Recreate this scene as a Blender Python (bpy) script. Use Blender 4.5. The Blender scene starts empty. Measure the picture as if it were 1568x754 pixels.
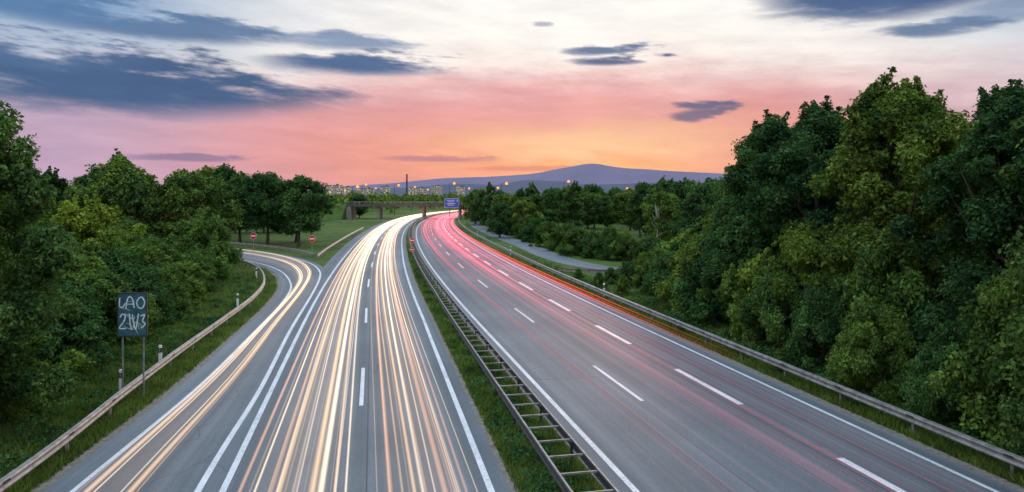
import bpy, math, numpy as np
from mathutils import Vector
RNG=np.random.default_rng(7)
scene=bpy.context.scene
COL=scene.collection
def lin(c):
    return tuple(((x/255)/12.92 if x/255<=0.04045 else ((x/255+0.055)/1.055)**2.4) for x in c)+(1.0,)

# ---------------------------------------------------------------- mesh builder
class MB:
    def __init__(s): s.V=[];s.F=[];s.M=[];s.U=[];s.C=[];s.n=0
    def add(s,V,F,mat=0,UV=None,C=None):
        V=np.asarray(V,float).reshape(-1,3);F=np.asarray(F,int)
        s.V.append(V);s.F.append(F+s.n);s.M.append(np.full(len(F),mat));
        s.U.append(np.zeros((len(V),2)) if UV is None else np.asarray(UV,float))
        s.C.append(np.ones((len(V),4)) if C is None else np.asarray(C,float))
        s.n+=len(V)
    def box(s,c,size,mat=0,rot=0.0):
        x,y,z=[q/2 for q in size]
        P=np.array([[-x,-y,-z],[x,-y,-z],[x,y,-z],[-x,y,-z],[-x,-y,z],[x,-y,z],[x,y,z],[-x,y,z]])
        ca,sa=math.cos(rot),math.sin(rot)
        P=np.c_[P[:,0]*ca-P[:,1]*sa,P[:,0]*sa+P[:,1]*ca,P[:,2]]+np.array(c)
        s.add(P,[[0,3,2,1],[4,5,6,7],[0,1,5,4],[1,2,6,5],[2,3,7,6],[3,0,4,7]],mat)
    def tube(s,P,R,n=7,mat=0,cap=True):
        P=np.asarray(P,float);k=len(P);R=np.broadcast_to(np.asarray(R,float),(k,))
        V=[]
        for i in range(k):
            t=P[min(i+1,k-1)]-P[max(i-1,0)];t=t/(np.linalg.norm(t)+1e-9)
            a=np.array([1.0,0,0]) if abs(t[0])<0.8 else np.array([0,1.0,0])
            u=np.cross(t,a);u/=np.linalg.norm(u);w=np.cross(t,u)
            for j in range(n):
                an=2*math.pi*j/n;V.append(P[i]+R[i]*(math.cos(an)*u+math.sin(an)*w))
        F=[]
        for i in range(k-1):
            for j in range(n):
                F.append([i*n+j,i*n+(j+1)%n,(i+1)*n+(j+1)%n,(i+1)*n+j])
        s.add(V,F,mat)
        if cap:
            s.add(np.r_[V[-n:],[P[-1]]],[[j,(j+1)%n,n] for j in range(n)],mat)
            s.add(np.r_[V[:n],[P[0]]],[[(j+1)%n,j,n] for j in range(n)],mat)
    def strip(s,A,B,mat=0,UV=None,C=None):
        n=len(A);V=np.empty((2*n,3));V[0::2]=A;V[1::2]=B
        i=np.arange(n-1)*2
        F=np.c_[i,i+1,i+3,i+2]
        s.add(V,F,mat,UV,C)
    def mesh(s,name,mats,smooth=False,col=False):
        me=bpy.data.meshes.new(name)
        V=np.concatenate(s.V);me.vertices.add(len(V));me.vertices.foreach_set('co',V.ravel())
        lv=np.concatenate([f.ravel() for f in s.F])
        tot=np.concatenate([np.full(len(f),f.shape[1]) for f in s.F])
        st=np.r_[0,np.cumsum(tot)[:-1]]
        me.loops.add(len(lv));me.loops.foreach_set('vertex_index',lv.astype(np.int32))
        me.polygons.add(len(tot));me.polygons.foreach_set('loop_start',st.astype(np.int32))
        me.polygons.foreach_set('material_index',np.concatenate(s.M).astype(np.int32))
        me.polygons.foreach_set('use_smooth',np.full(len(tot),smooth))
        uv=me.uv_layers.new(name='UVMap');U=np.concatenate(s.U)
        uv.data.foreach_set('uv',U[lv].ravel())
        if col:
            a=me.color_attributes.new('tcol','FLOAT_COLOR','POINT')
            a.data.foreach_set('color',np.concatenate(s.C).ravel())
        for m in mats: me.materials.append(m)
        me.update(calc_edges=True);me.validate()
        return me
    def obj(s,name,mats,smooth=False,col=False):
        o=bpy.data.objects.new(name,s.mesh(name,mats,smooth,col));COL.objects.link(o);return o
def inst(name,me,loc,sc=(1,1,1),rz=0.0):
    o=bpy.data.objects.new(name,me);o.location=loc;o.scale=sc;o.rotation_euler=(0,0,rz);COL.objects.link(o);return o

# ---------------------------------------------------------------- materials
def newmat(name):
    m=bpy.data.materials.new(name);m.use_nodes=True;nt=m.node_tree
    for n in list(nt.nodes): nt.nodes.remove(n)
    out=nt.nodes.new('ShaderNodeOutputMaterial');return m,nt,out
def N(nt,t,**k):
    n=nt.nodes.new(t)
    for a,b in k.items(): setattr(n,a,b)
    return n
def noise(nt,vec,scale,detail=4,rough=.6):
    n=N(nt,'ShaderNodeTexNoise');n.inputs['Scale'].default_value=scale;n.inputs['Detail'].default_value=detail;n.inputs['Roughness'].default_value=rough
    if vec is not None: nt.links.new(vec,n.inputs['Vector'])
    return n.outputs['Fac']
def ramp(nt,fac,stops):
    r=N(nt,'ShaderNodeValToRGB');e=r.color_ramp.elements
    while len(e)<len(stops): e.new(.5)
    for el,(p,c) in zip(e,stops):
        el.position=p;el.color=c if len(c)==4 else tuple(c)+(1,)
    nt.links.new(fac,r.inputs['Fac']);return r.outputs['Color']
def mix(nt,f,a,b,mode='MIX'):
    m=N(nt,'ShaderNodeMix',data_type='RGBA',blend_type=mode)
    for s,v in ((m.inputs[0],f),(m.inputs[6],a),(m.inputs[7],b)):
        if isinstance(v,(int,float)): s.default_value=v
        elif isinstance(v,tuple): s.default_value=v
        else: nt.links.new(v,s)
    return m.outputs[2]
def mth(nt,op,a,b=None,c=None):
    m=N(nt,'ShaderNodeMath',operation=op)
    for i,v in enumerate((a,b,c)):
        if v is None: continue
        if isinstance(v,(int,float)): m.inputs[i].default_value=v
        else: nt.links.new(v,m.inputs[i])
    return m.outputs[0]
def bump(nt,h,st,dist=.02):
    b=N(nt,'ShaderNodeBump');b.inputs['Strength'].default_value=st;b.inputs['Distance'].default_value=dist
    nt.links.new(h,b.inputs['Height']);return b.outputs['Normal']
def principled(nt,out,col,rough=.7,metal=0.0,normal=None,spec=.5):
    p=N(nt,'ShaderNodeBsdfPrincipled')
    if isinstance(col,tuple): p.inputs['Base Color'].default_value=col
    else: nt.links.new(col,p.inputs['Base Color'])
    if isinstance(rough,(int,float)): p.inputs['Roughness'].default_value=rough
    else: nt.links.new(rough,p.inputs['Roughness'])
    p.inputs['Metallic'].default_value=metal;p.inputs['Specular IOR Level'].default_value=spec
    if normal is not None: nt.links.new(normal,p.inputs['Normal'])
    nt.links.new(p.outputs[0],out.inputs['Surface']);return p
def uvmap(nt,scale):
    t=N(nt,'ShaderNodeTexCoord');m=N(nt,'ShaderNodeMapping');m.inputs['Scale'].default_value=scale
    nt.links.new(t.outputs['UV'],m.inputs['Vector']);return m.outputs['Vector']
def objmap(nt):
    return N(nt,'ShaderNodeTexCoord').outputs['Object']

def mat_simple(name,c,rough=.6,metal=0.0,var=.25,scale=3.0,spec=.5):
    m,nt,out=newmat(name)
    f=noise(nt,objmap(nt),scale,5)
    a=tuple(x*(1-var) for x in c[:3])+(1,);b=tuple(min(1,x*(1+var)) for x in c[:3])+(1,)
    principled(nt,out,ramp(nt,f,[(.3,a),(.7,b)]),rough,metal,spec=spec);return m

def mat_asphalt():
    m,nt,out=newmat('asphalt')
    o=objmap(nt)
    streak=noise(nt,uvmap(nt,(1.5,.012,1)),1.0,4,.6)
    tone=ramp(nt,streak,[(.3,(.064,.080,.090)),(.7,(.138,.160,.176))])
    big=noise(nt,o,.09,4,.6)
    tone=mix(nt,1.0,tone,ramp(nt,big,[(.3,(.76,.76,.78)),(.7,(1.16,1.15,1.12))]),'MULTIPLY')
    fine=noise(nt,o,26,3,.7)
    tone=mix(nt,1.0,tone,ramp(nt,fine,[(.3,(.66,.66,.66)),(.7,(1.3,1.3,1.3))]),'MULTIPLY')
    w=N(nt,'ShaderNodeTexVoronoi',feature='DISTANCE_TO_EDGE');w.inputs['Scale'].default_value=.22
    wv=N(nt,'ShaderNodeVectorMath',operation='ADD')
    nn=N(nt,'ShaderNodeTexNoise');nn.inputs['Scale'].default_value=.8
    nt.links.new(o,nn.inputs['Vector']);nt.links.new(o,wv.inputs[0]);nt.links.new(nn.outputs['Color'],wv.inputs[1]);nt.links.new(wv.outputs[0],w.inputs['Vector'])
    crack=mth(nt,'LESS_THAN',w.outputs['Distance'],.005)
    crack=mth(nt,'MULTIPLY',crack,mth(nt,'GREATER_THAN',noise(nt,o,.11,2),.57))
    tone=mix(nt,mth(nt,'MULTIPLY',crack,.5),tone,(.03,.03,.032,1))
    principled(nt,out,tone,.72,0,bump(nt,fine,.25,.01),.4);return m
ASPH=mat_asphalt()
def mat_paint():
    m,nt,out=newmat('road_paint')
    o=objmap(nt)
    f=mth(nt,'ADD',mth(nt,'MULTIPLY',noise(nt,o,11,6,.8),.7),mth(nt,'MULTIPLY',noise(nt,o,.6,3),.3))
    c=ramp(nt,f,[(.34,(.17,.18,.19)),(.48,(.50,.51,.52)),(.75,(.78,.78,.77))])
    principled(nt,out,c,.6);return m
PAINT=mat_paint()
def mat_grass():
    m,nt,out=newmat('grass_ground');o=objmap(nt)
    a=noise(nt,o,.35,6,.65);b=noise(nt,o,7,5,.7);d=noise(nt,o,.03,4,.6)
    c=ramp(nt,a,[(.25,(.035,.055,.018)),(.5,(.065,.115,.028)),(.75,(.13,.17,.05))])
    c=mix(nt,1.0,c,ramp(nt,b,[(.3,(.45,.45,.43)),(.7,(1.4,1.4,1.3))]),'MULTIPLY')
    c=mix(nt,1.0,c,ramp(nt,d,[(.35,(.65,.72,.7)),(.65,(1.2,1.15,1.0))]),'MULTIPLY')
    principled(nt,out,c,.95,0,bump(nt,b,.8,.15),.1);return m
GRASS=mat_grass()
def mat_leaf(name,dark,light,trans=.2):
    m,nt,out=newmat(name)
    g=N(nt,'ShaderNodeNewGeometry');oi=N(nt,'ShaderNodeObjectInfo')
    f=noise(nt,objmap(nt),.5,3,.65)
    k=mth(nt,'ADD',mth(nt,'MULTIPLY',g.outputs['Random Per Island'],.36),mth(nt,'MULTIPLY',mth(nt,'SUBTRACT',f,.5),1.5))
    k=mth(nt,'ADD',k,.33)
    mid=tuple((a+b)/2*.72 for a,b in zip(dark,light))
    c=ramp(nt,k,[(.15,dark),(.5,mid),(.86,light)])
    c=mix(nt,1.0,c,ramp(nt,oi.outputs['Random'],[(0,(.56,.72,.88)),(.35,(.86,.95,1)),(.7,(1.08,1.06,.95)),(1,(1.65,1.35,.9))]),'MULTIPLY')
    p=N(nt,'ShaderNodeBsdfDiffuse')
    nt.links.new(c,p.inputs['Color'])
    t=N(nt,'ShaderNodeBsdfTranslucent');nt.links.new(mix(nt,1.0,c,(1.3,1.35,.7,1),'MULTIPLY'),t.inputs['Color'])
    mx=N(nt,'ShaderNodeMixShader');mx.inputs[0].default_value=trans
    nt.links.new(p.outputs[0],mx.inputs[1]);nt.links.new(t.outputs[0],mx.inputs[2]);nt.links.new(mx.outputs[0],out.inputs['Surface']);return m
LEAF=mat_leaf('tree_leaves',(.016,.045,.020),(.145,.25,.068))
LEAFB=mat_leaf('bush_leaves',(.018,.052,.020),(.15,.265,.068))
LEAFL=mat_leaf('light_leaves',(.06,.12,.025),(.20,.31,.07))
BLADE=mat_leaf('grass_blades',(.05,.09,.022),(.15,.22,.06),.2)
BARK=mat_simple('bark',(.06,.05,.04),.9,0,.4,6)
BIRCHB=mat_simple('birch_bark',(.42,.40,.37),.8,0,.4,5)
GALV=mat_simple('galvanised_steel',(.30,.28,.255),.55,.45,.4,3)
GALVD=mat_simple('weathered_steel',(.22,.215,.205),.6,.4,.45,3)
DARKST=mat_simple('dark_steel',(.04,.042,.045),.6,.4,.4,4)
CONC=mat_simple('concrete',(.22,.21,.2),.85,0,.25,.8)
CONCD=mat_simple('weathered_concrete',(.075,.068,.066),.85,0,.3,.8)
BLUE=mat_simple('sign_blue',(.01,.09,.42),.4,0,.1,2)
RED=mat_simple('sign_red',(.6,.02,.02),.4,0,.1,2)
WHITE=mat_simple('white_plastic',(.75,.75,.75),.5,0,.08,4)
BLACK=mat_simple('black_plastic',(.02,.02,.02),.5,0,.1,4)
DIRT=mat_simple('dirt',(.15,.13,.105),.95,0,.5,5)
TAR=mat_simple('joint_sealant',(.028,.028,.03),.6,0,.4,8)
GREYSIGN=mat_simple('painted_sign_back',(.035,.115,.15),.5,.0,.4,4)
GRAF=mat_simple('graffiti_paint',(.62,.74,.76),.6,0,.25,8)
FACADE=mat_simple('render_facade',(.42,.38,.35),.85,0,.15,.3)

def mat_emit(name,c,s):
    m,nt,out=newmat(name);e=N(nt,'ShaderNodeEmission');e.inputs['Color'].default_value=c;e.inputs['Strength'].default_value=s
    nt.links.new(e.outputs[0],out.inputs['Surface'])
    try: m.cycles.emission_sampling='NONE'
    except Exception: pass
    return m
LAMPO=mat_emit('sodium_lamp',(1,.30,.05,1),2.4)
WINDOW=mat_emit('lit_window',(1,.7,.35,1),.8)
def mat_trail():
    m,nt,out=newmat('light_trail_glow')
    t=N(nt,'ShaderNodeTexCoord');sx=N(nt,'ShaderNodeSeparateXYZ');nt.links.new(t.outputs['UV'],sx.inputs[0])
    pr=mth(nt,'POWER',mth(nt,'SINE',mth(nt,'MULTIPLY',sx.outputs['X'],math.pi)),1.6)
    vm=N(nt,'ShaderNodeMapping');vm.inputs['Scale'].default_value=(0,.05,1);nt.links.new(t.outputs['UV'],vm.inputs['Vector'])
    f=noise(nt,vm.outputs[0],1.0,2)
    st=mth(nt,'MULTIPLY',pr,mth(nt,'ADD',mth(nt,'MULTIPLY',f,.7),.65))
    a=N(nt,'ShaderNodeAttribute');a.attribute_name='tcol'
    e=N(nt,'ShaderNodeEmission');nt.links.new(a.outputs['Color'],e.inputs['Color']);nt.links.new(st,e.inputs['Strength'])
    tr=N(nt,'ShaderNodeBsdfTransparent');ad=N(nt,'ShaderNodeAddShader')
    nt.links.new(e.outputs[0],ad.inputs[0]);nt.links.new(tr.outputs[0],ad.inputs[1]);nt.links.new(ad.outputs[0],out.inputs['Surface'])
    try: m.cycles.emission_sampling='NONE'
    except Exception: pass
    return m
TRAIL=mat_trail()

# ---------------------------------------------------------------- road geometry
Yg=np.arange(-60,720,1.0)
S=np.interp(Yg,[-60,45,65,100,150,200,270,320,370,430,520,650,720],[-.215,-.215,-.2,-.175,-.145,-.115,-.06,0,.09,.2,.36,.6,.7])
S=np.convolve(np.pad(S,8,'edge'),np.ones(17)/17,'valid')
Xg=np.cumsum(S);Xg=Xg-np.interp(20.5,Yg,Xg)+3.63
def ref(Y,off,z=0.0):
    Y=np.asarray(Y,float);off=np.broadcast_to(np.asarray(off,float),Y.shape)
    x=np.interp(Y,Yg,Xg);s=np.interp(Y,Yg,S);l=np.sqrt(1+s*s)
    return np.c_[x+off/l,Y-off*s/l,np.broadcast_to(z,Y.shape)]
def catmull(P,n=12):
    P=np.asarray(P,float);Q=np.r_[[2*P[0]-P[1]],P,[2*P[-1]-P[-2]]];o=[]
    for i in range(1,len(Q)-2):
        for t in np.linspace(0,1,n,endpoint=False):
            a,b,c,d=Q[i-1:i+3]
            o.append(.5*((2*b)+(c-a)*t+(2*a-5*b+4*c-d)*t*t+(3*b-a-3*c+d)*t**3))
    o.append(P[-1]);return np.array(o)
def resamp(P,n):
    d=np.r_[0,np.cumsum(np.linalg.norm(np.diff(P[:,:2],axis=0),axis=1))]
    t=np.linspace(0,d[-1],n);return np.c_[np.interp(t,d,P[:,0]),np.interp(t,d,P[:,1])]
def offs(P,d):
    T=np.gradient(P,axis=0);T/=np.linalg.norm(T,axis=1)[:,None]
    return P+np.c_[T[:,1],-T[:,0]]*np.asarray(d).reshape(-1,1)
def z3(P,z): return np.c_[P,np.full(len(P),z)]
inner=lambda Y:np.interp(Y,[20,50,110],[-4.15,-3.55,-3.0])
dashl=lambda Y:np.interp(Y,[20,50,90],[-8.0,-7.5,-7.2])
leftl=lambda Y:np.interp(Y,[20,60,110],[-11.8,-11.6,-11.3])
YY=np.arange(-20,560,2.0)
RL=catmull([(-6.5,-20),(-10.4,0),(-12.8,20.5),(-14.1,31.4),(-15.8,41.6),(-18.6,57),(-21.9,69.8),(-28,84),(-35.8,95),(-46,104),(-62,114),(-85,124)])
RR=catmull([(-.4,-20),(-4.7,0),(-9.15,20.5),(-11.25,31.5),(-14.4,46),(-17.6,62),(-20.2,74),(-22.4,82),(-26,91),(-32,101),(-40,111),(-50,119.5),(-66,129.5),(-88,140)])
RL=resamp(RL,160);RR=resamp(RR,160)
def road(name,A,B,z,ua,ub):
    b=MB();n=len(A);v=np.r_[0,np.cumsum(np.linalg.norm(np.diff(A[:,:2],axis=0),axis=1))]
    UV=np.empty((2*n,2));UV[0::2,0]=ua;UV[1::2,0]=ub;UV[0::2,1]=v;UV[1::2,1]=v
    A=A.copy();B=B.copy();A[:,2]=z;B[:,2]=z
    b.strip(A,B,0,UV);return b.obj(name,[ASPH])
road('highway_carriageway_oncoming',ref(YY,-13.0),ref(YY,inner(YY)+.55),.016,0,9.5)
road('highway_carriageway_outbound',ref(YY,-.55),ref(YY,10.95),.016,20,31.5)
road('ramp_road',z3(offs(RL,-.9),0),z3(offs(RR,.8),0),.008,40,46)
side=resamp(catmull([(60,92),(36,86),(22,82.5),(14,83),(9.2,89),(5.6,103),(2,127),(-3.5,160),(-8.5,195),(-12,230),(-10,262)]),120)
road('side_road',z3(offs(side,-1.9),0),z3(offs(side,1.9),0),.012,60,64)
b=MB()
for o1,o2 in ((10.9,11.35),(-.85,-.5)):
    b.strip(ref(YY,o1,.010),ref(YY,o2,.010))
b.strip(ref(YY,inner(YY)+.5,.010),ref(YY,inner(YY)+.8,.010))
b.strip(z3(offs(RL,-1.3),.004),z3(offs(RL,-.85),.004))
b.obj('gravel_shoulder',[DIRT])
b=MB();ZM=.022
def mline(f,w,y0=-20,y1=520,step=2.0,m=0,z=ZM):
    Y=np.arange(y0,y1+.01,step);o=f(Y) if callable(f) else np.full(len(Y),float(f))
    b.strip(ref(Y,o-w/2,z),ref(Y,o+w/2,z),m)
mline(0,.2);mline(10.25,.16);mline(inner,.2);mline(leftl,.2)
def pline(P,w,z=ZM): b.strip(z3(offs(P,-w/2),z),z3(offs(P,w/2),z))
pline(RL,.17,.020);pline(RR,.2,.021)
for k in range(-2,26):
    y=28.9+18.6*k
    mline(3.75,.17,y,y+6.2,1.55)
    y=27.6+12*k
    mline(7.55,.27,y,y+6,1.5)
    y=30.65+19*k; mline(dashl,.17,y,y+6.4,1.6)
for k in range(26,40):
    mline(7.55,.27,27.6+12*k,33.6+12*k,1.5)
b.obj('road_markings',[PAINT])
b=MB()
mline(lambda Y:dashl(Y)+.28,.04,-20,300,2,0,.019);mline(3.45,.035,-20,300,2,0,.019);mline(7.2,.04,-20,300,2,0,.019)
for (y0,o1,o2) in ((33,.25,3.4),(58.5,3.5,7.1),(92,.25,10),(39,-11.5,-8),(71,-11.3,-3.4)):
    o=np.linspace(o1,o2,12)
    b.strip(ref(np.full(12,y0)+.04*np.sin(o*3),o,.0195),ref(np.full(12,y0+.06)+.04*np.sin(o*3),o,.0195))
b.obj('asphalt_joints',[TAR])

# ---------------------------------------------------------------- ground
b=MB();g=12000
xs=np.array([-g,-2000,-300,-60,0,60,300,2000,g]);ys=np.array([-2000,-200,0,60,150,400,1500,5000,g+2000])
gx,gy=np.meshgrid(xs,ys);V=np.c_[gx.ravel(),gy.ravel(),np.full(gx.size,-.01)]
F=[[j*9+i,j*9+i+1,(j+1)*9+i+1,(j+1)*9+i] for j in range(8) for i in range(8)]
b.add(V,F);b.obj('ground',[GRASS])

def hill(name,prof,dist,depth,c):
    pr=np.array(prof,float);X=(pr[:,0]-784)/1080*dist;H=8.6+(302-pr[:,1])*dist/1080
    xs=np.linspace(X[0],X[-1],220);h=np.interp(xs,X,H);h=np.convolve(np.pad(h,3,'edge'),np.ones(7)/7,'valid')
    h+=np.convolve(RNG.normal(0,1,220),np.ones(6)/6,'same')*dist*.0005
    rows=[]
    for k,(dy,f) in enumerate([(-depth,-.02),(-depth*.6,.35),(-depth*.3,.72),(0,1),(depth*.5,.5),(depth,-.02)]):
        rows.append(np.c_[xs,np.full(220,dist+dy),h*f*(1+RNG.normal(0,.03,220)*(f<.9))])
    V=np.concatenate(rows);F=[[r*220+i,r*220+i+1,(r+1)*220+i+1,(r+1)*220+i] for r in range(5) for i in range(219)]
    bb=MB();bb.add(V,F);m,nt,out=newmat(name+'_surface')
    f=noise(nt,objmap(nt),.002,5);principled(nt,out,ramp(nt,f,[(.3,tuple(x*.85 for x in c)),(.7,c)]),1,spec=0)  # aerial haze is painted into the hills' base colour
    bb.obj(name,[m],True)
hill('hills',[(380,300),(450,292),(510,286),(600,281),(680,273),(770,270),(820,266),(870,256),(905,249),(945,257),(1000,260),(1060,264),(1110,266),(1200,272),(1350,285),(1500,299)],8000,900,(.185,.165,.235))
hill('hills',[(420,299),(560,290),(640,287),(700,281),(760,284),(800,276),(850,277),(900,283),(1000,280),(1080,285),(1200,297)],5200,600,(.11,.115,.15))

# ---------------------------------------------------------------- guard rails
def w_beam(bb,P,side,mat=0,z0=.6,lip=None):
    prof=[(-.0,-.155),(.05,-.14),(.07,-.09),(.01,-.03),(.01,.03),(.07,.09),(.05,.14),(0,.155)]
    for (d1,h1),(d2,h2) in zip(prof[:-1],prof[1:]):
        bb.strip(z3(offs(P,d1*side),z0+h1),z3(offs(P,d2*side),z0+h2),mat)
def posts(bb,P,step,mat=0,d=0.0,h=.72,w=.07):
    L=np.r_[0,np.cumsum(np.linalg.norm(np.diff(P,axis=0),axis=1))];Q=offs(P,d)
    for t in np.arange(0,L[-1],step):
        x=np.interp(t,L,Q[:,0]);y=np.interp(t,L,Q[:,1]);i=min(np.searchsorted(L,t),len(P)-1)
        T=P[i]-P[i-1];bb.box((x,y,h/2-.02),(w,.1,h+.04),mat,math.atan2(T[1],T[0])-math.pi/2)
Yr=np.arange(-20,520,2.0)
def rail(name,P,side,step=2.0,m=None):
    bb=MB();w_beam(bb,offs(P,.04*side),side);posts(bb,P,step,0,-.03*side)
    bb.strip(z3(offs(P,-.05),.762),z3(offs(P,.06),.764))
    L=np.r_[0,np.cumsum(np.linalg.norm(np.diff(P,axis=0),axis=1))]
    for t in np.arange(0,min(L[-1],140),4.0):
        Q=offs(P,.118*side);x=np.interp(t,L,Q[:,0]);y=np.interp(t,L,Q[:,1]);i=min(np.searchsorted(L,t),len(P)-1)
        T=P[i]-P[i-1];bb.box((x,y,.69),(.012,.34,.07),1,math.atan2(T[1],T[0])-math.pi/2)
    return bb.obj(name,[m or GALV,DARKST])
rail('guard_rail',ref(Yr,np.interp(Yr,[20,110],[11.6,12.6]))[:,:2],-1,4.0,GALVD)
LRail=resamp(catmull([(-8.7,-20),(-11.9,0),(-14.1,19.1),(-16.0,29.4),(-17.4,37.2),(-18.9,46.3),(-20.9,57.3),(-23.9,68),(-29.2,80.5),(-36.5,91.5),(-46.5,100.3),(-62,110),(-84,120)]),150)
rail('guard_rail',LRail,1,4.0)
bb=MB();f1=lambda Y:np.interp(Y,[20,60,120],[-1.15,-.95,-.85]);f2=lambda Y:np.interp(Y,[20,60,120],[-2.35,-1.85,-1.6])
P1=ref(Yr,f1(Yr))[:,:2];P2=ref(Yr,f2(Yr))[:,:2]
w_beam(bb,P1,1,0);w_beam(bb,P2,-1,0)
bb.strip(z3(offs(P1,-.03),.762),z3(offs(P1,.03),.764),1);bb.strip(z3(offs(P2,-.03),.762),z3(offs(P2,.03),.764),1)
posts(bb,P1,4.0,0,-.06);posts(bb,P2,4.0,0,.06)
for y in np.arange(-18,330,1.33):
    a=ref([y],f1(np.array([y])))[0];c=ref([y],f2(np.array([y])))[0];mid=(a+c)/2;l=np.linalg.norm(a-c)
    bb.box((mid[0],mid[1],.70),(l-.08,.06,.05),1,math.atan2(a[1]-c[1],a[0]-c[0]))
bb.obj('median_guard_rail',[DARKST,GALVD])
rail('guard_rail',resamp(catmull([(5.2,78),(8,76.5),(12,76.5),(20,77.5),(34,81)]),30),-1,2.0)
rail('guard_rail',resamp(catmull([(-26.5,96),(-28.5,108),(-31,125),(-34.5,150),(-39,185)]),40),1,2.5)
rail('guard_rail',resamp(catmull([(-27.5,98),(-33.5,107.5),(-41,116),(-50,124)]),24),-1,2.5,GALVD)

# ---------------------------------------------------------------- light trails
def trails(name,specs):
    bb=MB()
    for i,(fn,w,inten) in enumerate(specs):
        z=.35+.0045*i
        A,B,D,C=fn(w,z)
        n=len(A);UV=np.zeros((2*n,2));UV[1::2,0]=1;UV[0::2,1]=D;UV[1::2,1]=D;UV[:,1]+=i*37.0
        CC=np.ones((2*n,4));c=C*inten
        CC[0::2,:3]=c;CC[1::2,:3]=c
        bb.strip(A,B,0,UV,CC)
    return bb.obj(name,[TRAIL],col=True)
Yt=np.arange(2,440,2.5)
def ref_trail(off,col,prof,conv=None,zadd=0):
    ph=RNG.uniform(0,6.28);am=RNG.uniform(.03,.16)
    def fn(w,z):
        o=off+am*np.sin(Yt/38+ph)
        if conv is not None:o=o+conv(Yt)
        ww=w*np.interp(Yt,[20,120,300],[1,1.25,1.6])
        return ref(Yt,o-ww/2,z+zadd),ref(Yt,o+ww/2,z+zadd),Yt,np.outer(prof(Yt),col)
    return fn
warm=np.array([1,.62,.31]);white=np.array([1,.80,.57]);peach=np.array([1,.50,.27])
hp=lambda Y:np.interp(Y,[0,20,50,100,180,300],[.55,.65,1.0,1.6,2.6,3.4])
sp=[]
cv=lambda Y:np.interp(Y,[20,60,120],[0,.35,.65])
for off,w,it,c in [(-11.1,.16,.8,peach),(-10.9,.09,.7,warm),(-10.35,.12,.5,peach),(-10.0,.22,.95,warm),(-9.6,.08,.8,white),(-9.25,.28,.95,warm),(-8.95,.26,1.35,white),(-8.6,.1,.8,warm),(-8.3,.07,.6,white),
    (-7.05,.2,.75,peach),(-6.85,.1,.7,warm),(-6.45,.16,.9,warm),(-6.15,.14,1.1,white),(-5.9,.07,.8,white),(-5.55,.2,.7,peach),(-5.3,.08,.7,white),(-4.95,.12,.55,peach),(-4.75,.06,.7,white),(-7.5,.06,.4,warm)]:
    sp.append((ref_trail(off,c,hp,cv),w,it))
for k in range(30):
    off=RNG.choice([RNG.uniform(-11.2,-8.2),RNG.uniform(-7.4,-4.7)])
    sp.append((ref_trail(off,[warm,white,peach][k%3],hp,cv),RNG.uniform(.03,.11),RNG.uniform(.2,.65)))
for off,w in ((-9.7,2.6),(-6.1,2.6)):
    sp.append((ref_trail(off,np.array([1,.62,.40]),lambda Y:np.interp(Y,[0,20,60,150,300],[.05,.06,.15,.5,.9]),cv),w,1.0))  # wide faint glow ribbons, added to tint the road warm
def ramp_trail(fr,col):
    def fn(w,z):
        P=RL[:150]*(1-fr)+RR[:150]*fr
        D=np.r_[0,np.cumsum(np.linalg.norm(np.diff(P,axis=0),axis=1))]
        return z3(offs(P,-w/2),z),z3(offs(P,w/2),z),D,np.outer(np.interp(P[:,1],[0,30,60,100],[.6,.8,1.3,1.8]),col)
    return fn
for fr,w,it,c in [(.3,.28,1.0,warm),(.36,.1,1.1,white),(.24,.08,.5,peach),(.62,.26,1.0,warm),(.56,.09,.9,white),(.67,.08,.6,peach),(.45,1.6,.09,peach)]:  # the widest, faintest entry is glow painted over the ramp
    sp.append((ramp_trail(fr,c),w,it))
trails('headlight_trails',sp)
red=np.array([1,.035,.06]);pink=np.array([1,.16,.20])
rp=lambda Y:np.interp(Y,[0,25,50,80,130,200,300],[.055,.08,.17,.45,1.0,1.7,2.2])
rs=[]
for off,w,it,c in [(1.2,.10,.4,pink),(1.9,.3,.5,red),(2.4,.08,1.0,red),(3.1,.2,.4,red),(4.6,.4,.4,red),(5.1,.1,1.0,pink),(5.7,.8,1.1,red),(6.3,.1,1.7,red),(6.8,.4,1.5,red),(7.2,.08,1.2,pink),(8.3,.15,.6,red),(8.9,.25,.6,red)]:
    rs.append((ref_trail(off,c,rp),w,it))
for k in range(22):
    rs.append((ref_trail(RNG.uniform(1.5,9.0),[red,pink,red][k%3],rp),RNG.uniform(.03,.09),RNG.uniform(.6,2.0)))
ep=lambda Y:np.interp(Y,[0,32,44,58,90,200,300],[0,.0,.4,1.3,1.8,2.0,2.2])
for off,w,it in [(9.5,.12,.9),(9.9,.2,1.2),(10.25,.14,1.0),(9.1,.06,.7),(10.6,.2,1.1)]:
    rs.append((ref_trail(off,red,ep,None,.1),w,it))
rs.append((ref_trail(5.0,np.array([1,.08,.12]),lambda Y:np.interp(Y,[0,20,60,150,300],[.002,.003,.02,.16,.45])),8.0,1.0))  # wide red haze ribbon, tail-light glow painted over the lanes
trails('taillight_trails',rs)

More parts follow.
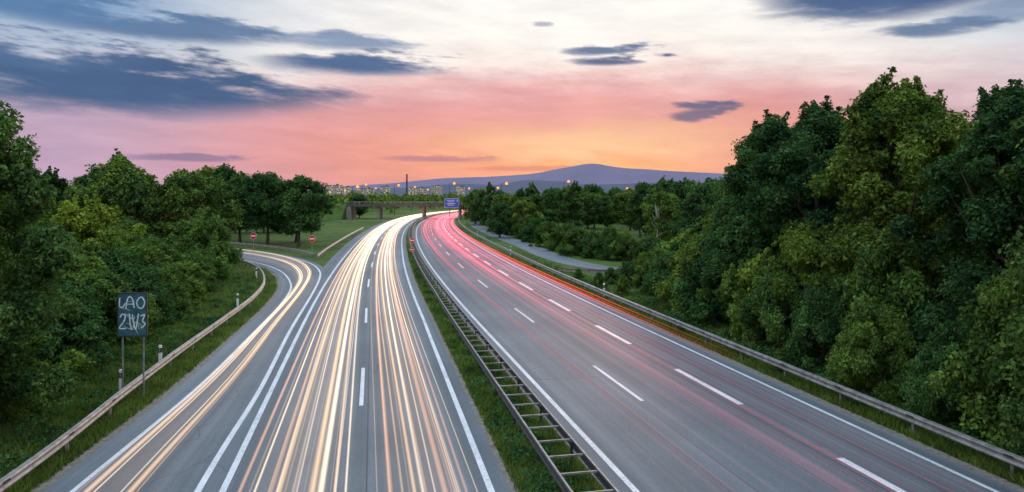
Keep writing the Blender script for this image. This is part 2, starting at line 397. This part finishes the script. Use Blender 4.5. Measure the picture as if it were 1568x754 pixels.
# ---------------------------------------------------------------- vegetation
def leaves(bb,Cn,Rd,npc,L,mat,rng,flat=.85,up=.5):
    Cn=np.asarray(Cn);Rd=np.asarray(Rd)
    cnt=np.maximum(8,(npc*(Rd/Rd.mean())**2)).astype(int)
    idx=np.repeat(np.arange(len(Cn)),cnt);n=len(idx)
    d=rng.normal(size=(n,3));d/=np.linalg.norm(d,axis=1)[:,None]
    rr=Rd[idx]*(.35+.8*rng.random(n)**.75)
    rr*=1+.32*np.sin(d[:,0]*5+idx)*np.sin(d[:,2]*6+idx*2)
    pos=Cn[idx]+d*rr[:,None]*np.array([1,1,flat])
    nn=d*.7+np.array([0,0,up])+rng.normal(size=(n,3))*.6;nn/=np.linalg.norm(nn,axis=1)[:,None]
    t=np.cross(nn,rng.normal(size=(n,3)));t/=np.linalg.norm(t,axis=1)[:,None];bt=np.cross(nn,t)
    l=(L*(.5+1.0*rng.random(n)))[:,None]
    V=np.stack([pos-t*l*.5,pos+bt*l*.3,pos+t*l*.55,pos-bt*l*.3],1).reshape(-1,3)
    V[:,2]=np.maximum(V[:,2],.02)
    F=np.arange(4*n).reshape(-1,4);bb.add(V,F,mat)
def make_tree(name,h,R,base,nc,npc,L,seed,leafmat,barkmat=None,trunk=.28,cr=(.9,1.6),peak=.5,spiky=6,limbs=12):
    rng=np.random.default_rng(seed);bb=MB()
    lean=rng.normal(0,.25,2)
    tz=np.linspace(0,h*.8,7);tp=np.c_[lean[0]*(tz/h)**1.5*2,lean[1]*(tz/h)**1.5*2,tz];tp[1:-1,:2]+=rng.normal(0,.08,(5,2))
    bb.tube(tp,np.linspace(trunk,trunk*.2,7)*np.r_[1.35,np.ones(6)],8,0)
    C=[];Rr=[]
    for i in range(nc):
        t=rng.random()**.85;z=h*base+(h*(1-base))*t*.93
        env=R*(np.clip(1-abs((t-peak)/(1.0-peak if t>peak else peak*1.5))**2.3,0,1)**.5)
        a=rng.uniform(0,2*math.pi);lump=1+.2*math.sin(3*a+seed)+.16*math.sin(5*a+z*1.3)
        out=rng.random()<.16
        r=env*lump*(rng.random()**.45)*(.9 if not out else 1.18)
        C.append((r*math.cos(a)+tp[3,0],r*math.sin(a)+tp[3,1],z));Rr.append(rng.uniform(*cr)*(1-.35*t)*R/4.2*(.6 if out else 1))
    for i in range(spiky):
        a=rng.uniform(0,6.28);q=rng.random();r=R*q*.75;z=h*(1.03-.34*q*q)*rng.uniform(.93,1.02)
        dx,dy=rng.normal(0,.16,2)
        for k in range(5):
            C.append((r*math.cos(a)-dx*k,r*math.sin(a)-dy*k,z-k*.36));Rr.append((.16+.11*k)*R/4.2)
    C=np.array(C);Rr=np.array(Rr)
    for i in rng.choice(len(C),min(limbs,len(C)),replace=False):
        c=C[i];z0=max(.8,min(c[2]*.6,h*.7));s=np.array([np.interp(z0,tz,tp[:,0]),np.interp(z0,tz,tp[:,1]),z0])
        m=(s+c)/2+np.array([0,0,-.06*h*rng.random()])
        r0=trunk*.42;bb.tube([s,m,c],[r0,r0*.6,r0*.2],5,0,False)
    leaves(bb,C,Rr,npc,L,1,rng)
    return bb.mesh(name,[barkmat or BARK,leafmat])
T_A=[make_tree('tall_tree',14,4.3,.06,125,460,.18,s,LEAF,peak=.45,spiky=24,cr=(.6,1.3)) for s in (1,2,3)]
T_M=[make_tree('broadleaf_tree',12,4.6,.16,58,170,.36,s,LEAF,peak=.5,spiky=12) for s in (11,12,13,14)]
T_O=[make_tree('open_tree',12,4.6,.24,46,240,.33,s,LEAF,peak=.55,spiky=9,trunk=.26,limbs=16) for s in (15,16)]
T_S=[make_tree('slender_tree',12,2.5,.14,34,150,.34,s,LEAF,peak=.4,spiky=10,trunk=.2,cr=(1.1,1.9)) for s in (17,18)]
T_B=[make_tree('bush',5,3.2,.0,46,400,.17,s,LEAFB,peak=.3,spiky=16,trunk=.1,cr=(.7,1.3)) for s in (21,22,23)]
T_L=[make_tree('light_bush',5,3.2,.0,42,340,.19,s,LEAFL,peak=.35,spiky=12,trunk=.1,cr=(.7,1.3)) for s in (31,)]
T_BI=make_tree('birch_tree',11,2.2,.3,34,120,.26,41,LEAFL,BIRCHB,.13,(.6,1.2),.55,6,14)
def place(kind,name,lst,h0):
    for (x,y,h,*r) in lst:
        me=kind[RNG.integers(len(kind))];s=h/h0;w=r[0] if r else 1.0
        inst(name,me,(x,y,-.02),(s*w,s*w,s),RNG.uniform(0,6.28))
place(T_A,'tall_tree',[(19.9,21.8,15.0,.86),(20.8,28.8,12.8,.95),(19.8,36.0,14.6),(19.6,45.2,14.6),(20.0,54,14.8),(25.5,61,15),
    (27,24,15),(27,31,13.5),(27,39,14.6),(27.5,48,15.0),(29,57,14.8),(26,14,15),(20,13,14),(33,66,13.5),(36,45,15),(34,56,14)],14)
place(T_B,'bush',[(17.3,22.0,3.6,.7),(16.7,26.4,3.9,.66),(16.0,30.5,3.9,.7),(15.5,35,4.2,.72),(14.9,39.5,4.3,.75),(14.4,44,4.6,.75),(14.0,48.5,5.0,.85),(14.0,53,5.3,.85),(14.4,58,5.0,.9),(16,63,5.5,1),(19,66,6,1),(23,69,6,1),(28,73,6.5,1),(34,75,6,1),
    (18.2,25,6,.7),(17.8,33,6.5,.7),(17.2,41,7,.75),(16.8,50,7.5,.8),(18,58,7.5,1),(18.2,17,4,.7),(19,12,4,.7)],5)
place(T_B,'bush',[(9.4,104,4.2,.9),(11.6,100,3.9,.9),(8.6,112,4.3),(13.5,97,4.6,.8),(6.5,122,4.4),(5,134,4.8),(3,146,4.6),(15.5,95,3.6),(0.5,160,5),(-3,176,5),(18,92,3.5),
     (8.2,66,1.6,.6),(9.8,62,1.8,.6),(6.8,72,1.3,.6),(11.2,68,2.4,.8),(9.8,70,1.6,.7),(12.4,63,3,.8),(13.5,70,3.2,.8),(16,72,4,.9)],5)
place(T_L,'light_bush',[(10.3,108,3.8,1.0),(16.5,104,3.6,.8),(24,106,4.2,.9),(3.6,150,4.5),(15,112,3.4)],5)
inst('birch_tree',T_BI,(21.6,104,0),(1,1,.95),.5)
mid=[(26,98,9.5),(31,101,11.2),(36,104,11.6),(30,92,9),(38,94,10.5),(27,124,9.5),(31,130,11.5),(36,126,12),(41,118,12),(44,104,12)]
for k in range(54):
    y=RNG.uniform(185,330);px=RNG.uniform(735,1130);x=(px-784)/1080*y
    if x<np.interp(y,Yg,Xg)+(30 if y<262 else 40): continue
    mid.append((x,y,RNG.uniform(9.0,13.6)))
for y,px,h in [(150,765,7.5),(165,790,9),(180,800,10.5),(150,800,8),(200,760,10.5),(215,740,11),(168,770,9.5),(240,735,11),(190,900,10),(185,930,9),(180,965,10.5),(200,870,11.5),(160,1000,11),(150,1030,12),(140,1060,12),(225,728,11)]:
    mid.append(((px-784)/1080*y,y,h))
place(T_M,'broadleaf_tree',mid,12)
place(T_S,'slender_tree',[((px-784)/1080*y,y,h) for y,px,h in [(170,815,12),(160,845,10.5),(175,880,12.5),(150,980,11.5),(145,1015,12.5),(190,750,12.5),(200,1050,14),(170,1085,13)]],12)
# left side
place(T_A,'tall_tree',[(-19.6,24.6,13.0,.86),(-30.2,34,11.6,.9),(-25,15,13)],14)
lb=[(-21.8,30,3.9),(-22.6,35,4.3),(-24,41,4.4),(-24.8,47,4.0),(-25.8,52,3.6),(-27,58,3.3),(-28.6,64,3.4),(-30.5,69,3.4),(-33,75,4.0),(-37.5,80,3.6),(-43,87,4),
    (-25.5,30,5.6),(-27,38,5.9),(-28.5,46,5.2),(-30,53,4.8),(-31.5,60,4.6),(-34,67,4.8),(-33,45,6.2),(-37,55,6.3),(-36,40,6.8),(-41,60,6.8),(-39,70,5.5),(-43,77,6),(-48,68,7.2),(-20.5,20,2.6),(-19.9,27,2.4,.9),(-48,90,5),
    (-37,48,6.6),(-45,55,7),(-46,62,7)]
place(T_B,'bush',lb,5)
place(T_L,'light_bush',[(-32.0,73.5,7.0,.8),(-46,76,8.6,.9),(-25.2,44.5,3.4,.7)],5)
lt=[(-46,84,12.6),(-41,90,12.0),(-52,92,13.4),(-57,96,11.5),(-60,88,9.5),(-64,100,11),(-52,78,9.2),(-56,70,8.8),(-68,92,9.8),(-74,104,11),(-80,120,12)]
place(T_M,'broadleaf_tree',lt,12)
place(T_S,'slender_tree',[(-43,80,11.5),(-55,84,12),(-49,88,14),(-60,78,10.5),(-40,84,10),(-66,84,11)],12)
place(T_O,'open_tree',[(-36.6,121,12.2,1.05),(-44,127,13.0,1.0),(-50.5,131,12.8),(-41,134,11.6),(-56,138,14.5),(-63,146,14.5),(-70,150,14)],12)
fl=[]
for k in range(42):
    y=RNG.uniform(165,330);px=RNG.uniform(120,560);x=(px-784)/1080*y
    if px>505 and y<250: continue
    fl.append((x,y,RNG.uniform(8.5,12.8)))
place(T_M,'broadleaf_tree',fl,12)
# distant forest mass
bb=MB();rng=np.random.default_rng(5);C=[];Rr=[]
for k in range(2400):
    y=340+rng.random()**1.3*1100;px=rng.uniform(-100,1700);x=(px-784)/1080*y
    if y<600 and abs(x-(np.interp(y,Yg,Xg)-1))<26: continue
    if y<400 and -90<x<-40 and rng.random()<.5: continue
    h=rng.uniform(6,12.5)+ (y-340)*.003
    C.append((x,y,h*.72));Rr.append(h*.32)
    for j in range(3): C.append((x+rng.normal(0,2.5),y+rng.normal(0,2.5),h*rng.uniform(.25,.65)));Rr.append(h*.3)
leaves(bb,C,Rr,26,1.9,0,rng)
bb.obj('distant_forest',[LEAF])

# grass blades on the verges and median
bb=MB();rng=np.random.default_rng(9)
def blades(P,hmin,hmax,w=.03):
    n=len(P);a=rng.uniform(0,2*math.pi,n);h=rng.uniform(hmin,hmax,n);l=rng.normal(0,.35,(n,2))*h[:,None]
    d=np.c_[np.cos(a),np.sin(a)]*w
    V=np.empty((n,3,3));V[:,0,:2]=P-d;V[:,1,:2]=P+d;V[:,0,2]=V[:,1,2]=-.01;V[:,2,:2]=P+l;V[:,2,2]=h
    bb.add(V.reshape(-1,3),np.arange(3*n).reshape(-1,3))
def ysamp(n,y0,y1):
    u=rng.random(n);return 1/((1-u)/y0+u/y1)
y=ysamp(26000,14,130);o0=inner(y)+.72;o=o0+rng.random(len(y))*(-.95-o0);blades(ref(y,o)[:,:2],.06,.26)
y=ysamp(32000,14,110);o=11.3+rng.random(len(y))**1.2*4.5;blades(ref(y,o)[:,:2],.08,.36)
n=60000
base=offs(RL,-1.2)
t=ysamp(n,17,95);ii=np.interp(t,base[:,1],np.arange(len(base)));px_=np.interp(ii,np.arange(len(base)),base[:,0]);py_=np.interp(ii,np.arange(len(base)),base[:,1])
blades(np.c_[px_-rng.random(n)*8,py_+rng.normal(0,.2,n)],.08,.34)
bb.obj('verge_grass',[BLADE])
bb=MB();C=[];Rr=[]
for k in range(420):
    y=ysamp(1,16,110)[0];o=inner(y)+.95+rng.random()*1.7
    p=ref([y],min(o,-1.2))[0];C.append((p[0],p[1],.08));Rr.append(rng.uniform(.12,.28))
for k in range(300):
    y=ysamp(1,18,75)[0];x=np.interp(y,LRail[:,1],LRail[:,0])-rng.uniform(.5,4.5);C.append((x,y,.12));Rr.append(rng.uniform(.15,.4))
for k in range(320):
    y=ysamp(1,16,90)[0];p=ref([y],12.3+rng.random()*3.0)[0];C.append((p[0],p[1],.15));Rr.append(rng.uniform(.2,.5))
leaves(bb,C,Rr,60,.12,0,rng,.7,.8)
bb.obj('verge_weeds',[LEAFB])

# ---------------------------------------------------------------- overpass bridge
bb=MB();by=278
bb.box((-36,by,5.25),(56,10,.55),0)
for s in (-1,1):
    bb.box((-36,by+s*4.7,5.35),(56.4,.7,.95),0)
    bb.box((-36,by+s*4.85,6.75),(56,.07,.07),2);bb.box((-36,by+s*4.85,6.35),(56,.04,.04),2)
    for x in np.arange(-63,-8,2.0): bb.box((x,by+s*4.85,6.28),(.07,.07,.92),2)
for x in (-52,-34.6,-20.5):
    for yy in (-3,0,3): bb.tube([(x,by+yy,-.1),(x,by+yy,4.6)],[.45,.45],12,1)
    bb.box((x,by,4.78),(1.2,8.6,.4),1)
bb.box((-63.3,by,2.6),(1.6,10,5.3),1);bb.box((-8.7,by,2.6),(1.6,10,5.3),1)
for x in np.arange(-62,-10,3.4): bb.box((x,by,4.86),(.5,8.4,.22),1)
bb.obj('overpass_bridge',[CONCD,CONC,GALV])
for x0,x1 in ((-64.1,-160),(-7.9,110)):
    bb=MB();z=5.5
    V=[(x0,by-5,z),(x0,by+5,z),(x0,by+14,-.1),(x0,by-14,-.1),(x1,by-5,z),(x1,by+5,z),(x1,by+14,-.1),(x1,by-14,-.1)]
    bb.add(V,[[0,1,5,4],[1,2,6,5],[3,0,4,7],[0,3,2,1],[4,5,6,7]]);bb.obj('embankment',[GRASS])
    bb=MB();bb.box(((x0+x1)/2,by,z+.01),(abs(x1-x0),8,.05));bb.obj('bridge_approach_road',[ASPH])
bb=MB();sx,sy=-23.2,271.6
bb.box((sx,sy,6.3),(5.6,.12,3.8),0);bb.box((sx,sy-.07,6.3),(5.4,.02,3.55),1);bb.box((sx,sy-.085,6.3),(5.25,.02,3.4),0)
for i,(w,zz) in enumerate([(3.2,7.35),(2.4,6.75),(3.4,6.1),(2.6,5.5)]): bb.box((sx-.3,sy-.105,zz),(w,.02,.16),1)
bb.box((sx+2.1,sy-.105,7.2),(.2,.02,.8),1)
for s in (-2,2): bb.box((sx+s,sy+.4,5.9),(.14,.7,.14),2)
bb.obj('highway_direction_sign',[BLUE,WHITE,GALV])

def lamp(x,y,h,z0=0,arm=1.6,s=.5):
    bb=MB();bb.tube([(0,0,0),(0,0,h*.5),(0,0,h-.4)],[.15,.12,.09],8,0)
    bb.tube([(0,0,h-.5),(arm*.3,0,h-.1),(arm,0,h)],[.07,.06,.06],6,0)
    bb.box((arm+.35,0,h+.03),(.95,.34,.16),0)
    bb.tube([(arm-.1,0,h-.12),(arm+.1,0,h-.25),(arm+.6,0,h-.25),(arm+.8,0,h-.12)],[s*.5,s,s,s*.5],10,1)
    bb.box((0,0,.25),(.34,.34,.5),0)
    o=bb.obj('street_lamp',[DARKST,LAMPO]);o.location=(x,y,z0)
for px,y,py in [(547,262,285),(610,330,283),(695,305,280),(775,262,280),(982,205,281),(528,420,291),(870,300,277),(762,330,287),(1010,260,289),(505,470,294),(575,460,288),(655,480,290),(718,420,288),(960,330,288),(560,350,282),(635,420,286)]:
    X=(px-784)/1080*y;h=8.6+(302-py)*y/1080;lamp(X-1.8,y,h)

def no_entry(x,y,zc=2.35,r=.38):
    bb=MB();bb.tube([(0,.05,-.05),(0,.05,zc+.35)],[.035,.035],8,2)
    n=28
    for rr,yy,m in ((r+.03,0,1),(r,-.012,0)):
        V=[(0,yy,zc)]+[(rr*math.cos(2*math.pi*i/n),yy,zc+rr*math.sin(2*math.pi*i/n)) for i in range(n)]
        bb.add(V,[[0,1+i,1+(i+1)%n] for i in range(n)],m)
    V=[((r+.03)*math.cos(2*math.pi*i/n),yy,zc+(r+.03)*math.sin(2*math.pi*i/n)) for yy in (0,.03) for i in range(n)]
    bb.add(V,[[i,(i+1)%n,n+(i+1)%n,n+i] for i in range(n)],2)
    bb.box((0,-.02,zc),(r*1.4,.012,r*.38),1)
    o=bb.obj('no_entry_sign',[RED,WHITE,GALV]);o.location=(x,y,0)
no_entry(-29.2,103,2.5,.46);no_entry(-37.9,103.4,2.9,.46);no_entry(-15.4,109,1.9,.42);no_entry(-13.9,98,1.3,.3)

def deline(x,y,s=1):
    bb=MB();bb.box((0,0,.42),(.12,.1,.88),0);bb.box((0,-.003,.78),(.126,.112,.2),1);bb.box((0,0,.93),(.11,.09,.12),0);bb.box((.0,-.062,.79),(.05,.01,.13),2)
    o=bb.obj('delineator_post',[WHITE,BLACK,GALV]);o.location=(x,y,0);o.scale=(s,s,s)
for x,y in [(-16.9,30.5),(-17.7,35.5),(-21.2,54.5),(-27,74.5)]: deline(x,y,1.15)
for y in (58,104,150,196): 
    p=ref([y],12.5 if y<80 else 13)[0];deline(p[0],p[1],1.2)

bb=MB();W,Z0,Z1=1.18,2.65,4.5
for x in (-W*.36,W*.36): bb.tube([(x,.07,-.1),(x,.07,Z1-.1)],[.04,.04],8,3)
bb.box((0,0,(Z0+Z1)/2),(W,.04,Z1-Z0),0)
for zz in (Z0,Z1): bb.box((0,-.005,zz),(W+.06,.07,.035),1)
for x in (-W/2,W/2): bb.box((x,-.005,(Z0+Z1)/2),(.035,.07,Z1-Z0-.05),1)
def stroke(pts,w=.04):
    P=catmull(np.array(pts,float),6) if len(pts)>2 else np.array(pts,float)
    Q=offs(P,-w/2);Rr_=offs(P,w/2)
    bb.add(np.r_[np.c_[Q[:,0],np.full(len(Q),-.0235-stroke.k*.0004),Q[:,1]],np.c_[Rr_[:,0],np.full(len(Q),-.0235-stroke.k*.0004),Rr_[:,1]]],
        [[i,i+1,len(Q)+i+1,len(Q)+i] for i in range(len(Q)-1)],2);stroke.k+=1
stroke.k=0
stroke([(-.50,4.3),(-.52,3.95),(-.42,3.88),(-.36,3.92),(-.3,4.05)],.055)
stroke([(-.26,3.85),(-.2,4.2),(-.1,4.34),(.02,4.2),(.08,3.85)],.055);stroke([(-.2,4.02),(.06,4.02)])
stroke([(.3,4.3),(.18,4.1),(.26,3.87),(.42,3.86),(.5,4.1),(.4,4.3),(.3,4.3)],.055)
stroke([(-.5,3.45),(-.4,3.6),(-.28,3.5),(-.36,3.25),(-.52,3.0),(-.25,2.98)],.055);stroke([(-.12,3.62),(-.06,3.0),(.02,2.95)],.05)
stroke([(.0,3.58),(.1,3.0),(.16,3.02),(.25,3.6)],.055);stroke([(.33,3.5),(.5,3.55),(.42,3.3),(.52,3.15),(.36,2.98)],.055)
for q in range(9):
    p0=RNG.uniform([-.5,2.75],[.1,4.3]);stroke([p0,p0+RNG.uniform([.1,-.25],[.3,.2]),p0+RNG.uniform([.25,-.3],[.42,.15])],.018)
o=bb.obj('graffiti_sign',[GREYSIGN,DARKST,GRAF,GALVD]);o.location=(-16.75+.5,30.2,0);o.rotation_euler=(0,0,.12)

def block(px,py,dist,w,floors):
    X=(px-784)/1080*dist;H=8.6+(302-py)*dist/1080;bb=MB();bb.box((0,0,H/2),(w,14,H),0)
    bb.box((0,0,H+.3),(w+.8,14.8,.6),2);bb.box((w*.2,0,H+1.8),(4,4,2.6),2)
    fh=H/floors
    for f in range(floors):
        for i in range(int(w/4)): bb.box((-w/2+2.2+i*4,-7.02,fh*(f+.55)),(1.8,.1,fh*.5),3 if RNG.random()<.25 else 1)
    o=bb.obj('apartment_block',[FACADE,BLACK,CONCD,WINDOW]);o.location=(X,dist,0)
for a in [(512,284,1600,34,9),(530,287,1550,22,8),(560,289,1700,40,7),(590,286,1650,20,10),(640,288,1700,44,7),(668,285,1750,24,10),(742,288,1700,28,7),(705,286,1800,20,10),(483,290,1600,30,8)]: block(*a)
bb=MB();bb.tube([(0,0,0),(0,0,30),(0,0,56)],[2.6,2.0,1.6],14,0);bb.tube([(0,0,55.8),(0,0,57.2)],[2.0,2.0],14,0);bb.tube([(0,0,46),(0,0,49)],[1.95,1.9],14,1)
o=bb.obj('chimney',[CONCD,RED]);o.location=((623-784)/1080*1500,1500,0)

# ---------------------------------------------------------------- sky
w=bpy.data.worlds.new('World');scene.world=w;w.use_nodes=True;nt=w.node_tree
try: w.cycles.sampling_method='NONE'
except Exception: pass
for n in list(nt.nodes): nt.nodes.remove(n)
out=N(nt,'ShaderNodeOutputWorld');bg=N(nt,'ShaderNodeBackground');nt.links.new(bg.outputs[0],out.inputs[0])
tc=N(nt,'ShaderNodeTexCoord');sx=N(nt,'ShaderNodeSeparateXYZ');nt.links.new(tc.outputs['Generated'],sx.inputs[0])
A=mth(nt,'MULTIPLY',mth(nt,'ARCTAN2',sx.outputs['X'],sx.outputs['Y']),57.2958)
E=mth(nt,'MULTIPLY',mth(nt,'ARCSINE',sx.outputs['Z']),57.2958)
cb=N(nt,'ShaderNodeCombineXYZ');nt.links.new(mth(nt,'MULTIPLY',A,.055),cb.inputs[0]);nt.links.new(mth(nt,'MULTIPLY',E,.22),cb.inputs[1])
n1=mth(nt,'SUBTRACT',noise(nt,cb.outputs[0],1.1,4,.6),.5)
cb2=N(nt,'ShaderNodeCombineXYZ');nt.links.new(mth(nt,'MULTIPLY',A,.12),cb2.inputs[0]);nt.links.new(mth(nt,'MULTIPLY',mth(nt,'ADD',E,mth(nt,'MULTIPLY',A,.05)),.62),cb2.inputs[1]);cb2.inputs[2].default_value=3.3
n2=mth(nt,'SUBTRACT',noise(nt,cb2.outputs[0],1.6,6,.6),.5)
E2=mth(nt,'ADD',E,mth(nt,'MULTIPLY',mth(nt,'ADD',n1,mth(nt,'MULTIPLY',n2,.5)),4.5))
A2=mth(nt,'ADD',A,mth(nt,'MULTIPLY',n2,9.0))
e01=mth(nt,'DIVIDE',E2,40.0)
col=ramp(nt,e01,[(0,lin((204,160,182))),(.09,lin((212,160,176))),(.16,lin((208,176,188))),(.21,lin((236,216,214))),(.27,lin((253,248,241))),(.5,lin((250,248,246))),(1,lin((196,216,240)))])
def blob(col,a,e,ra,re,c,op,hard=False,k=.65):
    dx=mth(nt,'DIVIDE',mth(nt,'SUBTRACT',A2 if hard else A,a),ra)
    dy=mth(nt,'DIVIDE',mth(nt,'SUBTRACT',E2 if not hard else mth(nt,'MULTIPLY_ADD',n2,re*2.2,E),e),re)
    r2=mth(nt,'ADD',mth(nt,'MULTIPLY',dx,dx),mth(nt,'MULTIPLY',dy,dy))
    if hard:
        r2=mth(nt,'MULTIPLY_ADD',n2,k*3.0,r2)
        mr=N(nt,'ShaderNodeMapRange',interpolation_type='SMOOTHSTEP');nt.links.new(r2,mr.inputs[0])
        mr.inputs[1].default_value=1.25;mr.inputs[2].default_value=.15;mr.inputs[3].default_value=0;mr.inputs[4].default_value=op;wt=mr.outputs[0]
    else:
        wt=mth(nt,'MULTIPLY',mth(nt,'POWER',2.71828,mth(nt,'MULTIPLY',r2,-1.0)),op)
    return mix(nt,wt,col,lin(c))
col=blob(col,3,7.4,19,2.9,(230,162,166),.85)
col=blob(col,-8,4.6,17,3.2,(230,152,156),.7)
col=blob(col,20,5.5,9,3.6,(220,144,144),.7)
col=blob(col,3,2.8,21,3.3,(244,156,124),.92)
col=blob(col,6,4.3,11,1.5,(253,208,160),.8)
col=blob(col,8,2.1,9,1.1,(254,190,126),.65)
col=blob(col,-33,3,9,5,(184,168,198),.65)
col=blob(col,-35,14,15,5.2,(100,146,192),.97)
col=blob(col,42,13,11,4.0,(146,172,204),.9)
for a,e,ra,re,c,op in [(-29,8.0,16,2.4,(74,100,138),1),(-38,9.6,10,1.6,(84,112,150),.95),(-26,12.2,10,1.1,(86,118,158),.9),(-37,13,12,1.3,(90,126,168),.9),(-12,10.5,8.5,1.0,(86,110,150),1),(-13,12.2,6,.75,(112,138,174),.85),
      (7.2,11.7,3.4,.45,(106,124,158),1),(8.1,10.9,3.6,.5,(92,106,142),1),(14.7,7.2,2.2,.55,(108,104,138),1),(14.4,6.3,2.4,.5,(106,102,136),.9),
      (28,14.1,9.5,1.8,(80,104,144),1),(31,11.6,4.5,.7,(100,124,158),.95),(37,12.2,6,.8,(116,140,174),.75),(-24.5,2.9,5,.36,(136,118,152),.75),(-6,3.1,5,.32,(176,124,144),.7),(3,13.8,1.5,.25,(140,150,175),.7),(2,2.3,6,.25,(214,128,120),.6)]:
    col=blob(col,a,e,ra,re,c,op,True)
col=mix(nt,1.0,col,ramp(nt,mth(nt,'ADD',n2,.5),[(.28,(.89,.90,.93)),(.72,(1.10,1.09,1.07))]),'MULTIPLY')
mr=N(nt,'ShaderNodeMapRange');nt.links.new(E,mr.inputs[0]);mr.inputs[1].default_value=17;mr.inputs[2].default_value=50;mr.inputs[3].default_value=1.0;mr.inputs[4].default_value=2.3  # overhead sky brightened above the frame, added fill for road and trees
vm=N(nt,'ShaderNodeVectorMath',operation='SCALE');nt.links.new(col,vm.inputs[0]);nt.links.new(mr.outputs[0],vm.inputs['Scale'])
sky=N(nt,'ShaderNodeTexSky');sky.sky_type='NISHITA';sky.sun_disc=False;sky.sun_elevation=math.radians(6);sky.sun_rotation=math.radians(8)
vs=N(nt,'ShaderNodeVectorMath',operation='SCALE');nt.links.new(sky.outputs[0],vs.inputs[0]);vs.inputs['Scale'].default_value=.0015
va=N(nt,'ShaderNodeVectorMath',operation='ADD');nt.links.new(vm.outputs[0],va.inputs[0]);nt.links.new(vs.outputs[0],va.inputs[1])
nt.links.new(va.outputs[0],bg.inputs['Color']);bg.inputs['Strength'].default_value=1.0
sl=bpy.data.lights.new('sun','SUN');sl.energy=.8;sl.angle=math.radians(6);sl.color=(1,.60,.38)
so=bpy.data.objects.new('sun',sl);COL.objects.link(so)
d=Vector((math.sin(math.radians(8)),math.cos(math.radians(8)),math.tan(math.radians(6))));so.rotation_euler=d.to_track_quat('Z','Y').to_euler()

# ---------------------------------------------------------------- camera
cam=bpy.data.cameras.new('camera');co=bpy.data.objects.new('camera',cam);COL.objects.link(co)
co.location=(0,0,8.6);co.rotation_euler=(math.radians(90),0,0)
cam.sensor_width=36;cam.lens=36*1080/1568;cam.shift_y=-75/1568;cam.clip_start=.1;cam.clip_end=30000
scene.camera=co
scene.view_settings.view_transform='Standard';scene.view_settings.look='None';scene.view_settings.exposure=0
